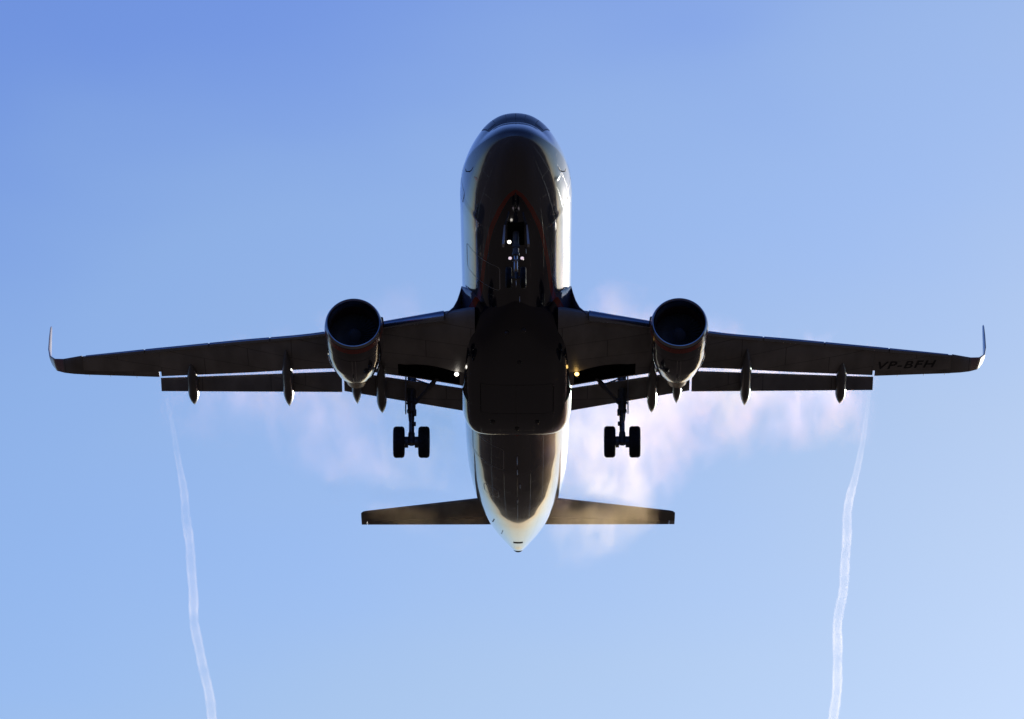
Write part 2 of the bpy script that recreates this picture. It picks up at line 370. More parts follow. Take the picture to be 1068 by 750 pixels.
# tail cone: auxiliary power exhaust and its air inlet slot
mb = MB(); mb.lathe([(-.05, .25), (.12, .22), (.12, .16), (-.1, .15)], 'Y', (0, 37.48, 1.02), 32, False)
mb.build('exhaust_outlet', M['black'], body)
skin_patch('vent_slot', 35.35, 35.62, -13, 13, M['black'], body, .012)
for x_p, y_p in ((-.62, 33.7), (-.95, 31.9)):
    mb = MB(); s0 = math.sqrt(y_p); ph = math.degrees(math.asin(min(.95, -x_p/HW(s0))))
    skin_line(mb, [(y_p-.35, ph-2), (y_p, ph), (y_p+.3, ph+4)], .07, .01, side=-1); mb.build('drain_slot', M['black'], body)
# cabin windows and a door high on the flanks
for side in (1, -1):
    for k in range(44):
        y = 6.6+k*.533
        if 12.0 < y < 12.4: continue
        pts = [fus(y+.115*math.cos(2*math.pi*j/10), side*(R(103)+.085*math.sin(2*math.pi*j/10)), .004) for j in range(10)]
        mbw = MB(); mbw.add(pts, [tuple(range(10))]); mbw.build('cabin_window', M['glass'], body)
    mb = MB(); skin_line(mb, [(y_, p_) for y_, p_ in rounded(4.6, 5.4, 72, 122, r=.12)], .035, side=side); mb.build('cabin_door', M['outline'], body)
    mb = MB(); c = fus(3.1, side*R(76), 0); mb.tube([c, (c[0]+side*.12, c[1]-.02, c[2]), (c[0]+side*.13, c[1]-.2, c[2])], [.02, .018, .01], 8); mb.build('pitot_probe', M['black'], body)

# --- belly fairing
FY = [9.9,10.3,10.8,11.4,12.2,13.2,15,17,19,19.8,20.3,20.65,20.85,20.95]
FW = pchip(FY, [.5,.80,1.12,1.50,1.84,2.01,2.06,2.08,2.06,2.03,1.97,1.87,1.72,1.56])
FZ = pchip(FY, [-2.0,-2.10,-2.18,-2.26,-2.34,-2.38,-2.42,-2.42,-2.40,-2.37,-2.32,-2.25,-2.14,-2.0])
FE = pchip([9.9,12,14,20.95],[2.0,2.5,4.2,5.6])
v = []; uv = []; f = []; ys = list(np.linspace(9.9, 19, 44))+list(np.linspace(19.1, 20.95, 24)); nf = 80
for Y in ys:
    for k in range(nf):
        ph = 2*math.pi*k/nf; ex = 2/FE(Y); s_, c_ = math.sin(ph), math.cos(ph)
        x = FW(Y)*math.copysign(abs(s_)**ex, s_); zc = -.55
        z = zc-(zc-FZ(Y))*abs(c_)**ex if c_ > 0 else zc+.5*abs(c_)
        v.append((x, Y, z)); uv.append((Y/40, math.atan2(abs(x), -z)/math.pi))
for i in range(len(ys)-1):
    for k in range(nf):
        a_, b_ = i*nf+k, i*nf+(k+1) % nf; f.append((a_, b_, b_+nf, a_+nf))
f += [tuple(range(nf)), tuple(range((len(ys)-1)*nf, len(ys)*nf))]
fair = obj('belly_fairing', v, f, M['livery'], plane, uv=uv, sharp=60)
FAIR_Z = lambda Y: FZ(Y)
mb = MB()
def flat_line(mb, pts, w, z):
    for (a1, b1), (a2, b2) in zip(pts[:-1], pts[1:]):
        t = Vector((a2-a1, b2-b1, 0)).normalized(); s_ = Vector((t.y, -t.x, 0))*w/2
        mb.add([Vector((a1, b1, z))-s_, Vector((a1, b1, z))+s_, Vector((a2, b2, z))+s_, Vector((a2, b2, z))-s_], [(0,1,2,3)])
flat_line(mb, [(-.03,16.2),(-.03,19.4)], .02, -2.426); flat_line(mb, [(-1.35,16.2),(-1.35,18.6),(1.35,18.6),(1.35,16.2),(-1.35,16.2)], .022, -2.428)
mb.build('gear_bay_door', M['seam'], fair)
for x, y in ((-.35, 12.2), (.25, 12.0), (.1, 14.4), (-.9, 19.3), (.75, 19.3), (0, 19.9)):
    mb = MB(); mb.loft([[(x+.10*math.cos(t)*s_, y+.16*math.sin(t)*s_, FAIR_Z(y)+.02-h) for t in [2*math.pi*j/12 for j in range(12)]] for s_, h in ((1,0),(.85,.05),(.4,.08))])
    mb.build('vent_scoop', M['seam'], fair)

# --- aerofoil surfaces
def section(LE, TE, up, tc, x0=0., x1=1., n_=16, low=.42, te=.012, camber=0.):
    LE, TE, up = Vector(LE), Vector(TE), Vector(up).normalized(); ch = TE-LE; c = ch.length
    def half(x): return 5*(.2969*math.sqrt(max(x, 0))-.1260*x-.3516*x*x+.2843*x**3-.1036*x**4)*tc+te/2/c*x
    def up_(x): return half(x)*2*(1-low)
    def lo_(x): return -half(x)*2*low + camber*x*x*(1-x)*4
    xs = [x0+(x1-x0)*(1-math.cos(math.pi*k/n_))/2 for k in range(n_+1)]
    top = [LE+ch*x+up*(up_(x)*c) for x in xs]; bot = [LE+ch*x+up*(lo_(x)*c) for x in xs]
    return [tuple(p) for p in (top+bot[::-1][0:])] if x0 > 0 else [tuple(p) for p in (top+bot[::-1][:-1])]
def interp_sections(S, m_=6):
    """S: list of (LE, TE, up, tc); smooth resample"""
    out = []
    for i in range(len(S)-1):
        for j in range(m_):
            t = j/m_; a_, b_ = S[i], S[i+1]
            out.append((tuple(Vector(a_[0]).lerp(Vector(b_[0]), t)), tuple(Vector(a_[1]).lerp(Vector(b_[1]), t)), tuple(Vector(a_[2]).lerp(Vector(b_[2]), t)), a_[3]+(b_[3]-a_[3])*t))
    return out+[S[-1]]
XS = [1.5, 2.45, 4.79, 7.09, 10.14, 13.23, 16.2]
LZ = pchip(XS, [-1.66, -1.57, -1.36, -1.17, -.69, -.21, .24])
LY = lambda x: 12.08+(x-2.45)*.5085
# trailing edge of the fixed box (ahead of the flap slot)
TY = pchip([1.5, 1.95, 4.77, 6.4, 6.83, 10.22, 13.22], [17.38, 17.27, 16.82, 16.56, 16.63, 18.19, 19.49])
TZ = pchip([1.5, 1.95, 4.77, 6.4, 6.83, 10.22, 13.22], [-1.92, -1.87, -1.60, -1.49, -1.46, -.85, -.33])
def wing_side(sgn):
    mir = (lambda P: P) if sgn > 0 else mirror
    root = bpy.data.objects.new('wing', None)
    up = (0, 0, 1)
    def sec(x, x0=0., x1=1., tcs=1., full=False, zoff=0.):
        if not full: LE = (x, LY(x), LZ(x)); TE = (x, TY(x), TZ(x))
        else: LE = (x, LY(x), LZ(x)); TE = (x, 19.74+(x-13.34)*.232, -.27+(x-13.34)*.153)
        tc = np.interp(x, [2, 6, 16], [.135, .115, .10])*tcs
        # in the slot region the section is cut short: keep the box thick at the rear
        return section(LE, TE, up, tc, x0, x1, 18, te=.10 if not full else .015)
    mb = MB()
    xs1 = list(np.linspace(1.5, 6.4, 12))+list(np.linspace(6.5, 13.24, 16))
    mb.loft([mir(sec(x)) for x in xs1])
    xs2 = list(np.linspace(13.245, 16.2, 8))
    mb.loft([mir(sec(x, 0, .77, full=True)) for x in xs2])
    wing = mb.build('wing', M['wing'], plane)
    bpy.data.objects.remove(root)
    # aileron
    mb = MB(); mb.loft([mir(sec(x, .775, 1, .98, True)) for x in np.linspace(13.33, 16.2, 7)]); mb.build('aileron', M['flap'], wing)
    # root fillet
    mb = MB()
    fil = [((.95,11.7,-1.85),(.95,14.0,-2.05)),((1.25,11.3,-1.62),(1.25,14.0,-2.0)),((1.6,11.05,-1.20),(1.6,14.0,-1.9)),((1.85,11.5,-.85),(1.85,14.0,-1.8)),((1.98,11.8,-.64),(1.98,14.0,-1.75)),((2.05,11.85,-.90),(2.05,14.0,-1.74)),((2.14,11.9,-1.17),(2.14,14.0,-1.72)),((2.28,12.0,-1.40),(2.28,14.0,-1.68)),((2.5,12.08,-1.57),(2.5,14.0,-1.68))]
    fs = [interp_sections([(a1, b1, up, .13) for a1, b1 in fil], 4)][0]; mb.loft([mir(section(*q_, 0, 1, 20)) for q_ in fs])
    o = mb.build('root_fillet', M['livery'], wing)
    lay = o.data.uv_layers.new(name='livery')
    for lp in o.data.loops:
        c_ = o.data.vertices[lp.vertex_index].co; lay.data[lp.index].uv = (c_.y/40, math.atan2(abs(c_.x), -c_.z)/math.pi)
    # slats: shells over the nose of the aerofoil
    for (xa, xb) in ((2.62, 5.25), (6.5, 9.0), (9.06, 11.3), (11.36, 13.75), (13.81, 16.05)):
        mb = MB(); rings = []
        for x in np.linspace(xa, xb, 6):
            ch = (TY(x)-LY(x)) if x < 13.24 else (19.74+(x-13.34)*.232-LY(x)); LE = Vector((x, LY(x)-.06, LZ(x)-.035))
            tc = float(np.interp(x, [2, 6, 16], [.142, .125, .115])); fr = float(np.interp(x, [2.6, 16], [.055, .085])); fu = .16
            def pt(xx, top, k=1.):
                h = 5*(.2969*math.sqrt(xx)-.1260*xx-.3516*xx*xx+.2843*xx**3)*tc*2*k*ch
                return (x, LE.y+xx*ch-(.05 if not top else .05*(1-xx/fu)), LE.z+(h*.60 if top else -h*.43*(1+1.1*(1-xx/fr))))
            tops = [pt(fu*(j/9)**2, True) for j in range(9, -1, -1)]; bots = [pt(fr*(j/7)**2, False) for j in range(1, 8)]
            outer = tops+bots
            inner = [(x, p[1]+.03, p[2]+(.028 if p[2] < LE.z else -.02)) for p in outer[::-1]]
            rings.append(mir(outer+inner))
        mb.loft(rings); mb.build('slat', M['slat'], wing)
    # upswept wing tip
    W = [((16.2,19.0,.235),(16.2,20.40,.17),(0,0,1),.10),((16.6,19.27,.30),(16.6,20.47,.23),(-.12,0,1),.10),((16.95,19.62,.42),(16.95,20.58,.33),(-.35,0,1),.10),
         ((17.30,19.95,.60),(17.26,20.75,.50),(-.8,0,.8),.10),((17.52,20.22,.88),(17.45,20.93,.82),(-1,0,.45),.095),((17.60,20.50,1.30),(17.53,21.10,1.28),(-1,0,.18),.09),
         ((17.63,20.95,2.0),(17.57,21.40,2.0),(-1,0,.12),.085),((17.64,21.35,2.62),(17.60,21.66,2.66),(-1,0,.1),.08),((17.63,21.56,2.80),(17.61,21.74,2.82),(-1,0,.1),.06)]
    mb = MB(); mb.loft([mir(section(*s_, 0, 1, 12)) for s_ in interp_sections(W[:3], 3)]); mb.build('wing_tip', M['flap'], wing)
    mb = MB(); mb.loft([mir(section(*s_, 0, 1, 12)) for s_ in interp_sections(W[2:5], 4)]); wl = mb.build('winglet_root', M['pink'], wing)
    mb = MB(); mb.loft([mir(section(*s_, 0, 1, 12)) for s_ in interp_sections(W[4:], 4)]); mb.build('winglet', M['pink'] if sgn < 0 else M['nacfin'], wing)  # starboard coloured as sunlit, port as shaded
    # dark sheet standing for the shaded gear bay in the wing root
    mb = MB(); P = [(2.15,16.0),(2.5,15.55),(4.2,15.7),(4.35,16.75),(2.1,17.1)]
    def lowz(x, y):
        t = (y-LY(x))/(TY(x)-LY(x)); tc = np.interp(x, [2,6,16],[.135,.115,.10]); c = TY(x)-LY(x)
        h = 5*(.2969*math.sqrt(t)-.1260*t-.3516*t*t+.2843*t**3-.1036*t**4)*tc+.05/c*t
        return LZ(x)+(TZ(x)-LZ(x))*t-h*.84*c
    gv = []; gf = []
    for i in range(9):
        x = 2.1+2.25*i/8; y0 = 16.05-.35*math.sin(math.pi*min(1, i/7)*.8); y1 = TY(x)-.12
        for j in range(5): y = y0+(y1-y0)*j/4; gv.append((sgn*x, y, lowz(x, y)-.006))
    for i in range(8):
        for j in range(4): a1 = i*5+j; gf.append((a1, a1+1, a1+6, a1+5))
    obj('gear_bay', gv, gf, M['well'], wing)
    # landing lamp under the root
    lx = 2.2; ly = 16.4
    for _ in range(12): lz = lowz(lx, ly)-.10; ly = 16.6+(lz+1.75)*1.97
    mb = MB(); mb.lathe([(0,.10),(.05,.10),(.20,.07),(.22,.001)], 'Y', (sgn*lx, ly, lz), 20); lh = mb.build('landing_lamp', M['strut'], wing)
    mb = MB(); mb.lathe([(0,.001),(.01,.045),(.03,.07),(.05,.078)], 'Y', (sgn*lx, ly-.035, lz), 20); mb.build('lens', M['lampw'] if sgn < 0 else M['lampy'], lh)
    # flaps
    def flap(A, B):
        (ax, aL, aT), (bx, bL, bT) = A, B
        S = interp_sections([((ax, *aL), (ax, *aT), up, .13), ((bx, *bL), (bx, *bT), up, .13)], 8)
        mb = MB(); mb.loft([mir(section(*s_, 0, 1, 14, low=.3)) for s_ in S]); return mb.build('flap', M['flap'], plane)
    flap((2.0, (17.50, -1.90), (18.56, -2.28)), (6.36, (16.78, -1.53), (17.78, -1.85)))
    flap((6.44, (16.86, -1.52), (17.88, -1.84)), (13.28, (19.66, -.36), (20.25, -.61)))
    # flap track fairings
    for (x, y0, z0, y1, z1, wd, dp) in ((12.06, 18.0, -.50, 20.80, -.90, .20, .26), (8.45, 15.75, -1.18, 19.60, -1.57, .20, .30), (5.89, 14.6, -1.62, 18.50, -2.02, .19, .30), (4.98, 15.6, -1.78, 18.95, -2.18, .19, .30)):
        mb = MB(); rings = []
        for k in range(49):
            t = k/48; sh = max(.015, (math.sin(math.pi*min(1, t/.42)/2)**.8 if t < .42 else (1 if t < .68 else 1-((t-.68)/.32)**1.7)))
            zc = z0+(z1-z0)*t**1.6; 
            rings.append([(sgn*x+wd*sh*math.copysign(abs(math.sin(a1))**.95, math.sin(a1)), y0+(y1-y0)*t, zc-dp*.35*sh+dp*sh*math.cos(a1)) for a1 in [2*math.pi*j/40 for j in range(40)]])
        mb.loft(rings); mb.build('flap_track_fairing', M['track'], plane)
    # wick stubs on the trailing edge
    for x in (14.2, 15.2, 16.0):
        y = 19.74+(x-13.34)*.232; z = -.27+(x-13.34)*.153
        mb = MB(); mb.tube([(sgn*x, y-.02, z), (sgn*x, y+.14, z+.005)], .008, 6); mb.build('static_wick', M['black'], wing)
    return wing, lowz
M['nacfin'] = mat('blue_fin_and_shaded_winglet', (.02,.03,.09), .25, 0, .6, .1, 2)[0]  # blue of the tail fin; also stands for the unlit port winglet
M['track'] = mat('glossy_grey_fairing_paint', (.2,.19,.18), .32, 0, .2, .3, 2)[0]
port, lowz = wing_side(1)
star, _ = wing_side(-1)

# registration under the port wing
cu = bpy.data.curves.new('registration', 'FONT'); cu.body = 'VP-BFH'; cu.size = 1.0; cu.shear = 0.25; cu.space_character = 1.15; cu.extrude = 0
cu.offset = .012
to = bpy.data.objects.new('tmp', cu); col.objects.link(to); bpy.context.view_layer.update()
me0 = bpy.data.meshes.new_from_object(to.evaluated_get(bpy.context.evaluated_depsgraph_get()))
bpy.data.objects.remove(to)
bmt = bmesh.new(); bmt.from_mesh(me0)
bmesh.ops.triangulate(bmt, faces=bmt.faces[:]); bmesh.ops.subdivide_edges(bmt, edges=[e_ for e_ in bmt.edges if e_.calc_length() > .15], cuts=2)
xs_ = [p.co.x for p in bmt.verts]; ysv = [p.co.y for p in bmt.verts]; x0, x1 = min(xs_), max(xs_); y0, y1 = min(ysv), max(ysv)
def full_low(x, y):
    TYx, TZx = 19.74+(x-13.34)*.232, -.27+(x-13.34)*.153
    t = (y-LY(x))/(TYx-LY(x)); tc = float(np.interp(x, [2,6,16],[.135,.115,.10])); c = math.hypot(TYx-LY(x), TZx-LZ(x))
    h = 5*(.2969*math.sqrt(t)-.1260*t-.3516*t*t+.2843*t**3-.1036*t**4)*tc+.0075/c*t
    return LZ(x)+(TZx-LZ(x))*t-h*.84*c
tv = []
for p in bmt.verts:
    s_ = (p.co.x-x0)/(x1-x0); t_ = (p.co.y-y0)/(y1-y0)
    x = 13.42+s_*2.2; yb = 19.16+s_*.50; hgt = .64-.10*s_
    y = yb-hgt*t_; tv.append((x, y, full_low(x, y)-.012))
tf = [tuple(q_.index for q_ in fa.verts) for fa in bmt.faces]; bmt.free()
obj('registration_lettering', tv, tf, M['text'], port, smooth=False)

# --- engines
def engine(sgn):
    cx, cz = sgn*5.85, -2.29
    c = (cx, 0, cz)
    mb = MB()
    outer = [(11.52,1.015),(11.8,1.045),(12.3,1.068),(12.9,1.065),(13.5,1.03),(14.0,.945),(14.4,.86),(14.72,.78)]
    inner = [(14.72,.755),(14.3,.76),(13.9,.75),(13.85,.40)]
    fo = pchip([a1 for a1, _ in outer], [b1 for _, b1 in outer])
    prof = [(y, fo(y)) for y in np.linspace(11.52, 14.72, 30)]+inner
    mb.lathe(prof, 'Y', c, 96)
    en = mb.build('engine_nacelle', M['nac'], plane, sharp=50)
    mb = MB(); lip = [(11.80,.845),(11.62,.862),(11.5,.885),(11.43,.91),(11.40,.938),(11.405,.965),(11.44,.988),(11.52,1.0155)]
    mb.lathe(lip, 'Y', c, 96); mb.build('intake_lip', M['metal'], en)
    mb = MB(); mb.lathe([(11.80,.845),(12.0,.85),(12.45,.87),(12.5,.872)], 'Y', c, 96); mb.build('intake_duct', M['duct'], en)
    mb = MB(); mb.lathe([(11.56,fo(11.56)+.004),(11.68,fo(11.68)+.004),(11.84,fo(11.84)+.004)], 'Y', c, 96); mb.build('trim_band', M['red'], en)
    fan = MB(); nb = 36
    for k in range(nb):
        a0 = 2*math.pi*k/nb; rings = []
        for r, tw, wd in ((.26,35,.10),(.55,52,.14),(.865,66,.17)):
            d = wd; aa = a0
            e1 = Vector((math.cos(aa), 0, math.sin(aa))); t1 = Vector((-math.sin(aa), 0, math.cos(aa)))
            ax = (t1*math.sin(R(tw))+Vector((0,1,0))*math.cos(R(tw))); nr = ax.cross(e1)
            p = Vector((cx, 12.42, cz))+e1*r
            rings.append([p-ax*d/2, p+nr*.008, p+ax*d/2, p-nr*.008])
        fan.loft(rings)
    fan.lathe([(12.55,.88),(12.56,.001)], 'Y', c, 48)
    fn = fan.build('fan', M['fan'], en, sharp=30)
    mb = MB(); mb.lathe([(11.98,.001),(12.04,.05),(12.15,.13),(12.28,.21),(12.42,.265)], 'Y', c, 48); mb.build('spinner', M['spinner'], fn)
    mb = MB(); rings = []
    for k in range(18):
        t = k/17; y = 12.06+.16*t; r = np.interp(y, [11.98,12.04,12.15,12.28,12.42],[.001,.05,.13,.21,.265])+.006; aa = 4.2*t
        rings.append([(cx+(r)*math.cos(aa+dd), y-.004, cz+(r)*math.sin(aa+dd)) for dd in (0, .35*(1-.5*t))])
    mb.loft(rings, closed=False, cap=False); mb.build('spiral_mark', M['spiral'], fn)
    mb = MB(); mb.lathe([(13.9,.60),(14.5,.58),(15.1,.50),(15.83,.385),(15.85,.36),(15.3,.34)], 'Y', (cx,0,cz-.05), 64); mb.build('core_cowl', M['nozzle'], en)
    mb = MB(); mb.lathe([(15.2,.27),(15.6,.22),(15.95,.13),(16.15,.02),(16.16,.001)], 'Y', c, 40); mb.build('exhaust_cone', M['nozzle'], en)
    # pylon
    mb = MB(); rings = []
    for y, zb, zt, hw in ((12.6,-1.42,-1.20,.05),(13.1,-1.5,-1.08,.16),(14.0,-1.75,-1.05,.21),(14.8,-1.95,-1.15,.22),(15.6,-2.0,-1.3,.20),(16.6,-1.85,-1.45,.14),(17.4,-1.72,-1.55,.05)):
        zm, hz = (zb+zt)/2, (zt-zb)/2
        rings.append([(cx+hw*math.copysign(abs(math.sin(a1))**.6, math.sin(a1)), y, zm+hz*math.copysign(abs(math.cos(a1))**.7, math.cos(a1))) for a1 in [2*math.pi*j/20 for j in range(20)]])
    mb.loft(rings); mb.build('pylon', M['track'], en)
    # strake on the inboard shoulder, small drains at the keel
    an = R(52); sx = -sgn
    e1 = Vector((sx*math.sin(an), 0, math.cos(an)))
    base = lambda y, r: Vector((cx, y, cz))+e1*r
    mb = MB(); t1 = Vector((math.cos(an)*sx, 0, -math.sin(an)))*.012
    pts = [(12.15,1.05),(12.55,1.30),(13.25,1.34),(13.3,1.03)]
    mb.loft([[base(y, r)+t1 for y, r in pts], [base(y, r)-t1 for y, r in pts]]); mb.build('strake', M['nac'], en)
    mb = MB(); mb.box((cx-.05, 13.7, cz-1.02), (.04,.12,.10)); mb.build('drain_mast', M['track'], en)
    for sd_ in (1, -1):
        mb = MB(); rings = [[(cx+math.sin(aq)*(fo(y)+.003), y, cz+math.cos(aq)*(fo(y)+.003)) for aq in (R(180)-sd_*R(3), R(180)-sd_*R(3.8))] for y in np.linspace(12.4, 14.6, 12)]
        mb.loft(rings, closed=False, cap=False); mb.build('cowl_seam', M['outline'], en)
    mb = MB(); mb.lathe([(12.40,fo(12.40)+.003),(12.42,fo(12.42)+.003)], 'Y', c, 96); mb.build('cowl_seam', M['black'], en)
    return en
M['nac'] = mat('silver_blue_nacelle_paint', (.06,.05,.058), .13, .25, 1, .10, 1.5)[0]
engine(1); engine(-1)

# --- main landing gear
def wheel(parent, c, r, wd):
    cx, cy, cz = c; h = wd/2
    prof = [(-h*.80,r*.56),(-h*.95,r*.66),(-h,r*.78),(-h*.93,r*.90),(-h*.72,r*.97),(-h*.45,r*.995)]
    for g_ in (-.30, -.10, .10, .30):
        prof += [(h*(g_-.05), r*1.0), (h*(g_-.035), r*.975), (h*(g_+.035), r*.975), (h*(g_+.05), r*1.0)]
    prof += [(-a1, b1) for a1, b1 in prof[:6][::-1]]
    mb = MB(); mb.lathe(prof, 'X', c, 56); ty = mb.build('wheel', M['tyre'], parent)
    mb = MB()
    mb.lathe([(-h*.80,r*.57),(-h*.70,r*.52),(-h*.45,r*.46),(-h*.40,r*.22),(-h*.7,r*.18),(-h*.72,.001)], 'X', c, 40)
    mb.lathe([(h*.80,r*.57),(h*.70,r*.52),(h*.45,r*.46),(h*.40,r*.22),(h*.7,r*.18),(h*.72,.001)], 'X', c, 40)
    mb.build('rim', M['rim'], ty)
    return ty
def main_gear(s):
    X = 3.87; P = lambda x, y, z: (s*x, y, z)
    mb = MB()
    mb.tube([P(X,17.55,-1.05), P(X,17.62,-1.8), P(X,17.66,-2.75)], [.17,.155,.145], 20)
    mb.tube([P(X,17.655,-2.70), P(X,17.66,-2.80)], .175, 20)
    mb.tube([P(X,17.62,-2.35), P(X,17.62,-2.45)], .185, 20)
    mb.tube([P(X-.45,17.5,-1.15), P(X+.45,17.5,-1.15)], .10, 12)
    mb.box(P(X-.15,17.5,-2.42), (.14,.2,.16)); mb.box(P(X-.13,17.5,-2.9), (.10,.16,.2)); mb.box(P(X-.12,17.5,-3.35), (.09,.12,.14))
    mb.tube([P(X+.12,17.5,-1.4), P(X+.14,17.52,-2.5), P(X+.08,17.56,-3.2)], .025, 8)
    g_ = mb.build('main_landing_gear', M['strut'], plane)
    mb = MB(); mb.tube([P(X,17.66,-2.75), P(X,17.70,-3.75)], .10, 18); mb.build('piston', M['chrome2'], g_)
    mb = MB(); mb.tube([P(X-.40,17.71,-3.99), P(X+.40,17.71,-3.99)], .085, 16)
    mb.tube([P(X,17.70,-3.62), P(X,17.71,-4.08)], [.12,.14], 18)
    for k in (-.19, .19): mb.tube([P(X+k-.07,17.71,-3.99), P(X+k+.07,17.71,-3.99)], .21, 20)
    mb.build('axle', M['strut'], g_)
    mb = MB()
    mb.loft([[P(X-.09,17.78,-2.8),P(X+.09,17.78,-2.8),P(X+.09,17.84,-2.8),P(X-.09,17.84,-2.8)],[P(X-.03,18.12,-3.28),P(X+.03,18.12,-3.28),P(X+.03,18.18,-3.28),P(X-.03,18.18,-3.28)]])
    mb.loft([[P(X-.03,18.12,-3.28),P(X+.03,18.12,-3.28),P(X+.03,18.18,-3.28),P(X-.03,18.18,-3.28)],[P(X-.09,17.78,-3.8),P(X+.09,17.78,-3.8),P(X+.09,17.84,-3.8),P(X-.09,17.84,-3.8)]])
    mb.build('torque_link', M['strut'], g_)
    mb = MB(); mb.tube([P(2.55,16.55,-1.5), P(3.15,17.05,-1.98)], [.06,.07], 12); mb.tube([P(3.15,17.05,-1.98), P(3.75,17.55,-2.47)], [.07,.06], 12)
    mb.tube([P(3.05,16.97,-1.90), P(3.25,17.13,-2.06)], .095, 12); mb.tube([P(3.15,17.05,-1.98), P(3.80,17.5,-1.5)], .03, 8); mb.build('side_brace', M['strut'], g_)
    mb = MB(); A = [(17.15,-1.22),(17.95,-1.22),(18.0,-2.2),(17.85,-2.78),(17.45,-2.85),(17.2,-2.3)]
    mb.loft([[P(X+.20+ (.0 if z > -2 else -.0), y, z) for y, z in A], [P(X+.24, y, z) for y, z in A]]); mb.build('gear_door', M['flap'], g_)
    for zz in (-1.6, -2.5): mb = MB(); mb.tube([P(X+.22,17.5,zz), P(X+.02,17.6,zz)], .03, 8); mb.build('door_link', M['strut'], g_)
    for k in (-.46, .46): wheel(g_, (s*(X+k), 17.71, -3.99), .585, .42)
    return g_
M['chrome2'] = mat('dull_piston', (.25,.25,.26), .25, .9)[0]
main_gear(1); main_gear(-1)

# --- nose landing gear
mb = MB(); mb.tube([(0,4.95,-1.8),(0,5.0,-2.9)], [.11,.10], 18); mb.tube([(0,5.0,-2.88),(0,5.0,-2.96)], .125, 18)
mb.tube([(0,5.05,-2.6),(.0,6.1,-2.0)], .05, 10); mb.tube([(-.16,5.0,-3.15),(.2,4.98,-3.15)], .035, 10); mb.box((0,4.93,-2.62), (.26,.12,.14)); mb.tube([(-.23,4.93,-2.51),(0,4.95,-2.5)], .03, 8)
ng = mb.build('nose_landing_gear', M['strut'], plane)
mb = MB(); mb.tube([(0,5.0,-2.9),(0,5.05,-3.7)], .065, 16); mb.build('piston', M['chrome'], ng)
mb = MB(); mb.tube([(-.30,5.07,-3.8),(.30,5.07,-3.8)], .05, 14); mb.tube([(0,5.05,-3.62),(0,5.07,-3.87)], .085, 14); mb.build('axle', M['strut'], ng)
mb = MB(); mb.loft([[(-.05,4.92,-3.0),(.05,4.92,-3.0),(.05,4.88,-3.0),(-.05,4.88,-3.0)],[(-.02,4.65,-3.3),(.02,4.65,-3.3),(.02,4.61,-3.3),(-.02,4.61,-3.3)],[(-.05,4.97,-3.62),(.05,4.97,-3.62),(.05,4.93,-3.62),(-.05,4.93,-3.62)]]); mb.build('torque_link', M['chrome'], ng)
for k in (-.25, .25): wheel(ng, (k, 5.07, -3.8), .38, .21)
for s in (-1, 1):
    mb = MB(); A = [(4.5,-1.98),(5.1,-2.02),(5.05,-2.30),(4.85,-2.72),(4.6,-2.72)]
    mb.loft([[(s*(.36+(-z-2)*.06), y, z) for y, z in A], [(s*(.41+(-z-2)*.10), y, z) for y, z in A]]); mb.build('gear_door', M['doorm'] if 'doorm' in M else M['white'], ng)
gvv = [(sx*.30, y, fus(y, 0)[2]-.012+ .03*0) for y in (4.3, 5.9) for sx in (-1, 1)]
obj('gear_bay', [gvv[0], gvv[1], gvv[3], gvv[2]], [(0,1,2,3)], M['well'], ng, smooth=False)  # flat dark sheet in place of the shaded nose bay
for x, z, r, mm in ((-.23,-2.51,.066,'lampw'), (-.20,-3.15,.06,'lampd'), (.22,-3.15,.06,'lampd')):
    mb = MB(); mb.lathe([(.0,r*1.15),(.1,r*.9),(.14,.001)], 'Y', (x, 4.86, z), 18); hh = mb.build('taxi_lamp', M['strut'], ng)
    mb = MB(); mb.lathe([(-.02,.001),(-.012,r*.6),(0,r)], 'Y', (x, 4.855, z), 18); mb.build('lens', M[mm], hh)

# --- tail
def tailplane(s):
    mir = (lambda P: P) if s > 0 else mirror
    up = (-.09, 0, 1)
    Q = [((.35,32.15,.84),(.35,35.02,.84),up,.10),((1.47,32.87,.95),(1.47,35.28,.95),up,.10),((6.02,35.03,1.43),(6.02,36.30,1.43),up,.09)]
    tipq = [((6.02,35.03,1.43),(6.02,36.30,1.43),up,.09),((6.17,35.13,1.445),(6.17,36.33,1.445),up,.085),((6.25,35.28,1.455),(6.25,36.35,1.455),up,.06)]
    mb = MB(); mb.loft([mir(section(*q_, 0, .675, 14)) for q_ in interp_sections(Q, 5)+interp_sections(tipq, 3)[1:]]); o = mb.build('tailplane', M['wing2'], plane)
    mb = MB(); mb.loft([mir(section(*q_, .693, 1, 10)) for q_ in interp_sections(Q, 6)]); mb.build('elevator', M['wing2'], o)
    mb = MB(); mb.loft([mir(section(*q_, .68, 1, 6)) for q_ in interp_sections([((6.03,35.04,1.432),(6.03,36.30,1.432),up,.09)]+tipq[1:], 2)]); mb.build('tip_cap', M['white'] if s > 0 else M['wing2'], o)
M['wing2'], b_, x_ = mat('tailplane_grey_paint', (.34,.31,.27), .40, 0, 0, .35, 1.6)
tailplane(1); tailplane(-1)
Q = [((0,30.2,1.9),(0,36.6,1.3),(1,0,0),.10),((0,31.3,2.6),(0,36.7,2.4),(1,0,0),.10),((0,35.6,7.4),(0,37.8,7.4),(1,0,0),.09),((0,35.9,7.55),(0,37.7,7.55),(1,0,0),.05)]
mb = MB(); mb.loft([section(*q_, 0, .7, 14, low=.5) for q_ in interp_sections(Q, 5)]); fin = mb.build('tail_fin', M['nacfin'], plane)
mb = MB(); mb.loft([section(*q_, .705, 1, 8, low=.5) for q_ in interp_sections([Q[1], Q[2]], 6)]); mb.build('rudder', M['nacfin'], fin)

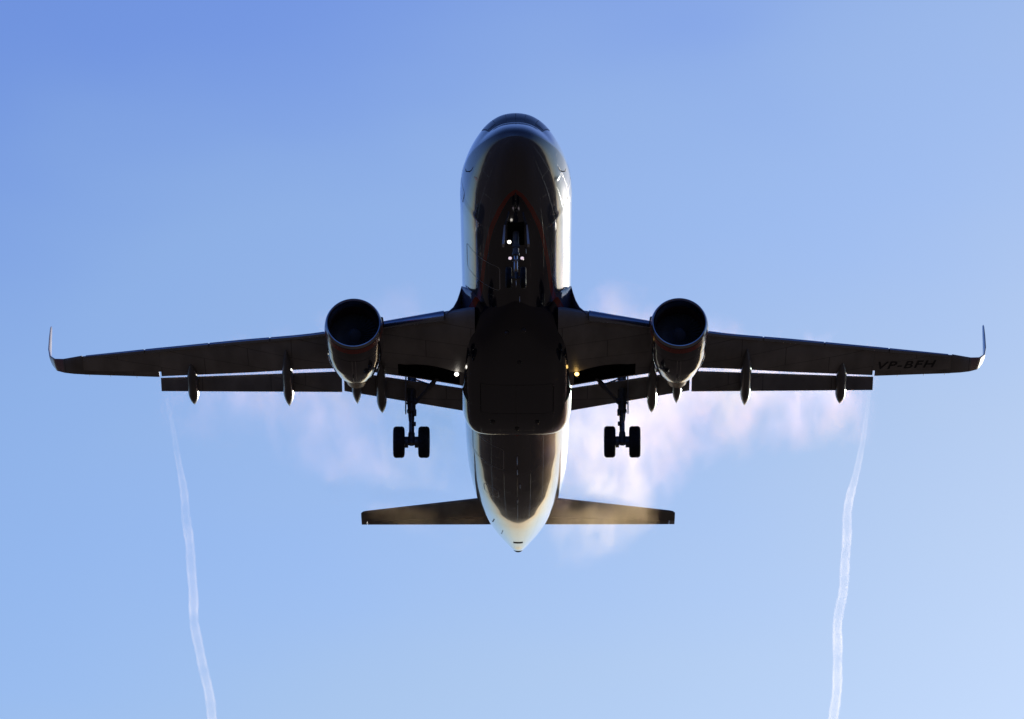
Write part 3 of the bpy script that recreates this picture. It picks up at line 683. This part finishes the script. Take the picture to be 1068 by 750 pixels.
# ------------------------------------------------------------------ vapour
def vol_mat(name, density, colr, aniso):
    m = bpy.data.materials.new(name); m.use_nodes = True; n = m.node_tree.nodes; l = m.node_tree.links
    for q_ in list(n):
        if q_.type != 'OUTPUT_MATERIAL': n.remove(q_)
    out = [q_ for q_ in n if q_.type == 'OUTPUT_MATERIAL'][0]
    vs = n.new('ShaderNodeVolumeScatter'); vs.inputs['Color'].default_value = (*colr, 1); vs.inputs['Density'].default_value = density; vs.inputs['Anisotropy'].default_value = aniso
    l.new(vs.outputs[0], out.inputs['Volume']); return m, n, l, vs
TO_W = lambda p: plane_m @ Vector(p)
plane_m = Matrix.Translation(plane.location) @ rotm.to_4x4()
PT = {'s': [(-13.13,20.3,-.68),(-13.08,24.85,-.25),(-13.04,30.96,.44),(-13.29,39.2,1.38),(-13.53,49.35,2.54),(-13.54,54.73,3.15),(-13.55,61.79,3.96),(-13.8,75,5.5)],
      'p': [(13.17,20.3,-.68),(13.18,24.85,-.25),(13.06,32.1,.57),(13.25,39.2,1.38),(13.34,48.03,2.39),(13.72,54.73,3.15),(13.80,61.79,3.96),(14.0,75,5.5)]}
for key, lab, seed in (('s', 'thin white vapour trail behind the wing without lettering, left in the photo', 1), ('p', 'thin white vapour trail behind the wing lettered VP-BFH, right in the photo', 2)):
    P = PT[key]; fx = pchip([p[1] for p in P], [p[0] for p in P]); fz = pchip([p[1] for p in P], [p[2] for p in P])
    ys = np.linspace(20.3, 75, 260); rings = []; rings2 = []; rg = random.Random(seed)
    ph1, ph2 = rg.random()*6, rg.random()*6
    for rad, store in ((1., rings), (.62, rings2)):
        for i, y in enumerate(ys):
            t = y-20.3; amp = min(1, t/14)
            x = fx(y)+amp*(.05*math.sin(t*.35+ph1)+.02*math.sin(t*.9+ph2)); z = fz(y)+amp*.04*math.sin(t*.8+ph2)
            r = (.05+.13*min(1, t/14)+.0012*t)*(1+.04*math.sin(t*1.3+ph1)+.035*math.sin(t*4.1+ph2))*rad
            store.append([TO_W((x+r*math.cos(q_), y, z+r*math.sin(q_))) for q_ in [2*math.pi*k/18 for k in range(18)]])
    mb = MB(); mb.loft(rings, True, True); kin = len(mb.f); mb.loft(rings2, True, True)
    vm, n, l, vs = vol_mat('trail_vapour', 1.5, (1, .88, .93), .55)
    tc = n.new('ShaderNodeTexCoord'); nz = n.new('ShaderNodeTexNoise'); nz.inputs['Scale'].default_value = .35; nz.inputs['Detail'].default_value = 1; l.new(tc.outputs['Object'], nz.inputs['Vector'])
    mr = n.new('ShaderNodeMapRange'); mr.inputs[1].default_value = .35; mr.inputs[2].default_value = .68; mr.inputs[3].default_value = (.11 if key == 's' else .17); mr.inputs[4].default_value = (.29 if key == 's' else .45)
    l.new(nz.outputs[0], mr.inputs[0]); l.new(mr.outputs[0], vs.inputs['Density'])
    me = bpy.data.meshes.new('vapour_trail'); me.from_pydata([tuple(p) for p in mb.v], [], mb.f); me.update(); me.materials.append(vm)
    bm = bmesh.new(); bm.from_mesh(me); bmesh.ops.recalc_face_normals(bm, faces=bm.faces[:]); bm.faces.ensure_lookup_table(); bmesh.ops.reverse_faces(bm, faces=[fa for fa in bm.faces if fa.index >= kin]); bm.to_mesh(me); bm.free()
    o = bpy.data.objects.new('vapour_trail', me); col.objects.link(o)
    o['label'] = lab; o['category'] = 'vapour trail'; o['group'] = 'vapour trails behind the wings'

# condensation mist streaming off the wings
mb = MB(); rings = []
for x in np.linspace(-13.6, 13.6, 42):
    ax = min(max(abs(x), 1.5), 13.2); z0 = LZ(ax); te = TY(ax); zt_ = TZ(ax)
    inner = max(0, 1-abs(abs(x)-4)/4.5)
    prof = [(LY(ax)+.6, z0+.35, z0+1.1+1.0*inner), (te+.2, zt_+.12, z0+1.0+1.3*inner), (te+1.2, zt_-.40, zt_+1.3+1.2*inner), (te+4.5, zt_-.9, zt_+2.6), (te+9, zt_-1.1, zt_+3.6), (36.5, -.6, 4.4)]
    rings.append([(x, y, b1) for y, a1, b1 in prof]+[(x, y, a1) for y, a1, b1 in prof[::-1]])
mb.loft(rings)
vm, n, l, vs = vol_mat('condensation_mist', 1., (1, .86, .86), .62)
def mth(op, a_, b_=None, c_=None):
    q_ = n.new('ShaderNodeMath'); q_.operation = op
    for i_, t_ in enumerate((a_, b_, c_)):
        if t_ is None: continue
        if isinstance(t_, (int, float)): q_.inputs[i_].default_value = t_
        else: l.new(t_, q_.inputs[i_])
    return q_.outputs[0]
def rmp(src, lo, hi, pts):
    q_ = n.new('ShaderNodeMapRange'); q_.inputs[1].default_value = lo; q_.inputs[2].default_value = hi; l.new(src, q_.inputs[0])
    r_ = ramp(n, pts); l.new(q_.outputs[0], r_.inputs[0]); return r_.outputs[0]
tc = n.new('ShaderNodeTexCoord'); sp = n.new('ShaderNodeSeparateXYZ'); l.new(tc.outputs['Object'], sp.inputs[0])
mp = n.new('ShaderNodeMapping'); mp.inputs['Scale'].default_value = (1, .42, .75); mp.inputs['Location'].default_value = (3.1, 2.2, .4); l.new(tc.outputs['Object'], mp.inputs[0])
nz = n.new('ShaderNodeTexNoise'); nz.inputs['Scale'].default_value = .85; nz.inputs['Detail'].default_value = 7; nz.inputs['Roughness'].default_value = .66; nz.inputs['Distortion'].default_value = .35; l.new(mp.outputs[0], nz.inputs['Vector'])
te = mth('MULTIPLY_ADD', mth('MAXIMUM', mth('SUBTRACT', mth('ABSOLUTE', sp.outputs['X']), 6.4), 0.), .42, 16.6)
dist = mth('SUBTRACT', sp.outputs['Y'], te)
px = lambda x: (x+13.6)/27.2
reach = rmp(sp.outputs['X'], -13.6, 13.6, [(0, .18), (px(-9), .30), (px(-5.5), .62), (px(-3), .75), (px(0), .9), (px(1.5), 1.), (px(4.5), .85), (px(6.5), .40), (px(9), .27), (1, .24)])
t_ = mth('DIVIDE', dist, mth('MULTIPLY', reach, 19.))
along = rmp(t_, -.35, 1.15, [(0, 0), (.12, .5), (.26, .9), (.45, 1), (.65, .75), (.88, .6), (1, 0)])
amp = rmp(sp.outputs['X'], -13.6, 13.6, [(0, 0), (px(-12.5), .15), (px(-8), .17), (px(-4), .17), (px(-2.8), .12), (px(-1.0), .0), (px(.8), .0), (px(3.0), .38), (px(4.6), .34), (px(6.5), .42), (px(8.8), .6), (px(12), .5), (1, 0)])
# the mist thins out as the threshold of the noise rises with distance
thr = mth('MULTIPLY_ADD', along, -.19, .56)
d0 = mth('MAXIMUM', mth('SUBTRACT', nz.outputs[0], thr), 0.)
dens = mth('MULTIPLY', mth('MULTIPLY', mth('MULTIPLY', d0, 1.8), along), amp)
l.new(mth('MULTIPLY', dens, 1.0), vs.inputs['Density'])
n2 = n.new('ShaderNodeTexNoise'); n2.inputs['Scale'].default_value = .5; l.new(mp.outputs[0], n2.inputs['Vector'])
cr = n.new('ShaderNodeValToRGB'); cr.color_ramp.elements[0].position = .40; cr.color_ramp.elements[0].color = (.95,.64,.88,1); cr.color_ramp.elements[1].position = .64; cr.color_ramp.elements[1].color = (1,.60,.26,1); ce_ = cr.color_ramp.elements.new(.5); ce_.color = (1,.50,.34,1)  # warm sunlight and iridescence in the mist put into the scatter colour
l.new(n2.outputs[0], cr.inputs[0]); yf = n.new('ShaderNodeMapRange'); yf.inputs[1].default_value = 24; yf.inputs[2].default_value = 29; l.new(sp.outputs['Y'], yf.inputs[0])
ym_ = n.new('ShaderNodeMixRGB'); l.new(yf.outputs[0], ym_.inputs[0]); l.new(cr.outputs[0], ym_.inputs[1]); ym_.inputs[2].default_value = (1,.74,.42,1)  # golden sunlight in front of the tail, also put into the colour
l.new(ym_.outputs[0], vs.inputs['Color'])
me = bpy.data.meshes.new('condensation_mist'); me.from_pydata([tuple(p) for p in mb.v], [], mb.f); me.update()
bm = bmesh.new(); bm.from_mesh(me); bmesh.ops.recalc_face_normals(bm, faces=bm.faces[:]); bm.to_mesh(me); bm.free(); me.materials.append(vm)
mist = bpy.data.objects.new('condensation_mist', me); col.objects.link(mist); mist.matrix_world = plane_m
mist['kind'] = 'stuff'; mist['label'] = 'faint pinkish condensation mist streaming back from both wings'; mist['category'] = 'mist'
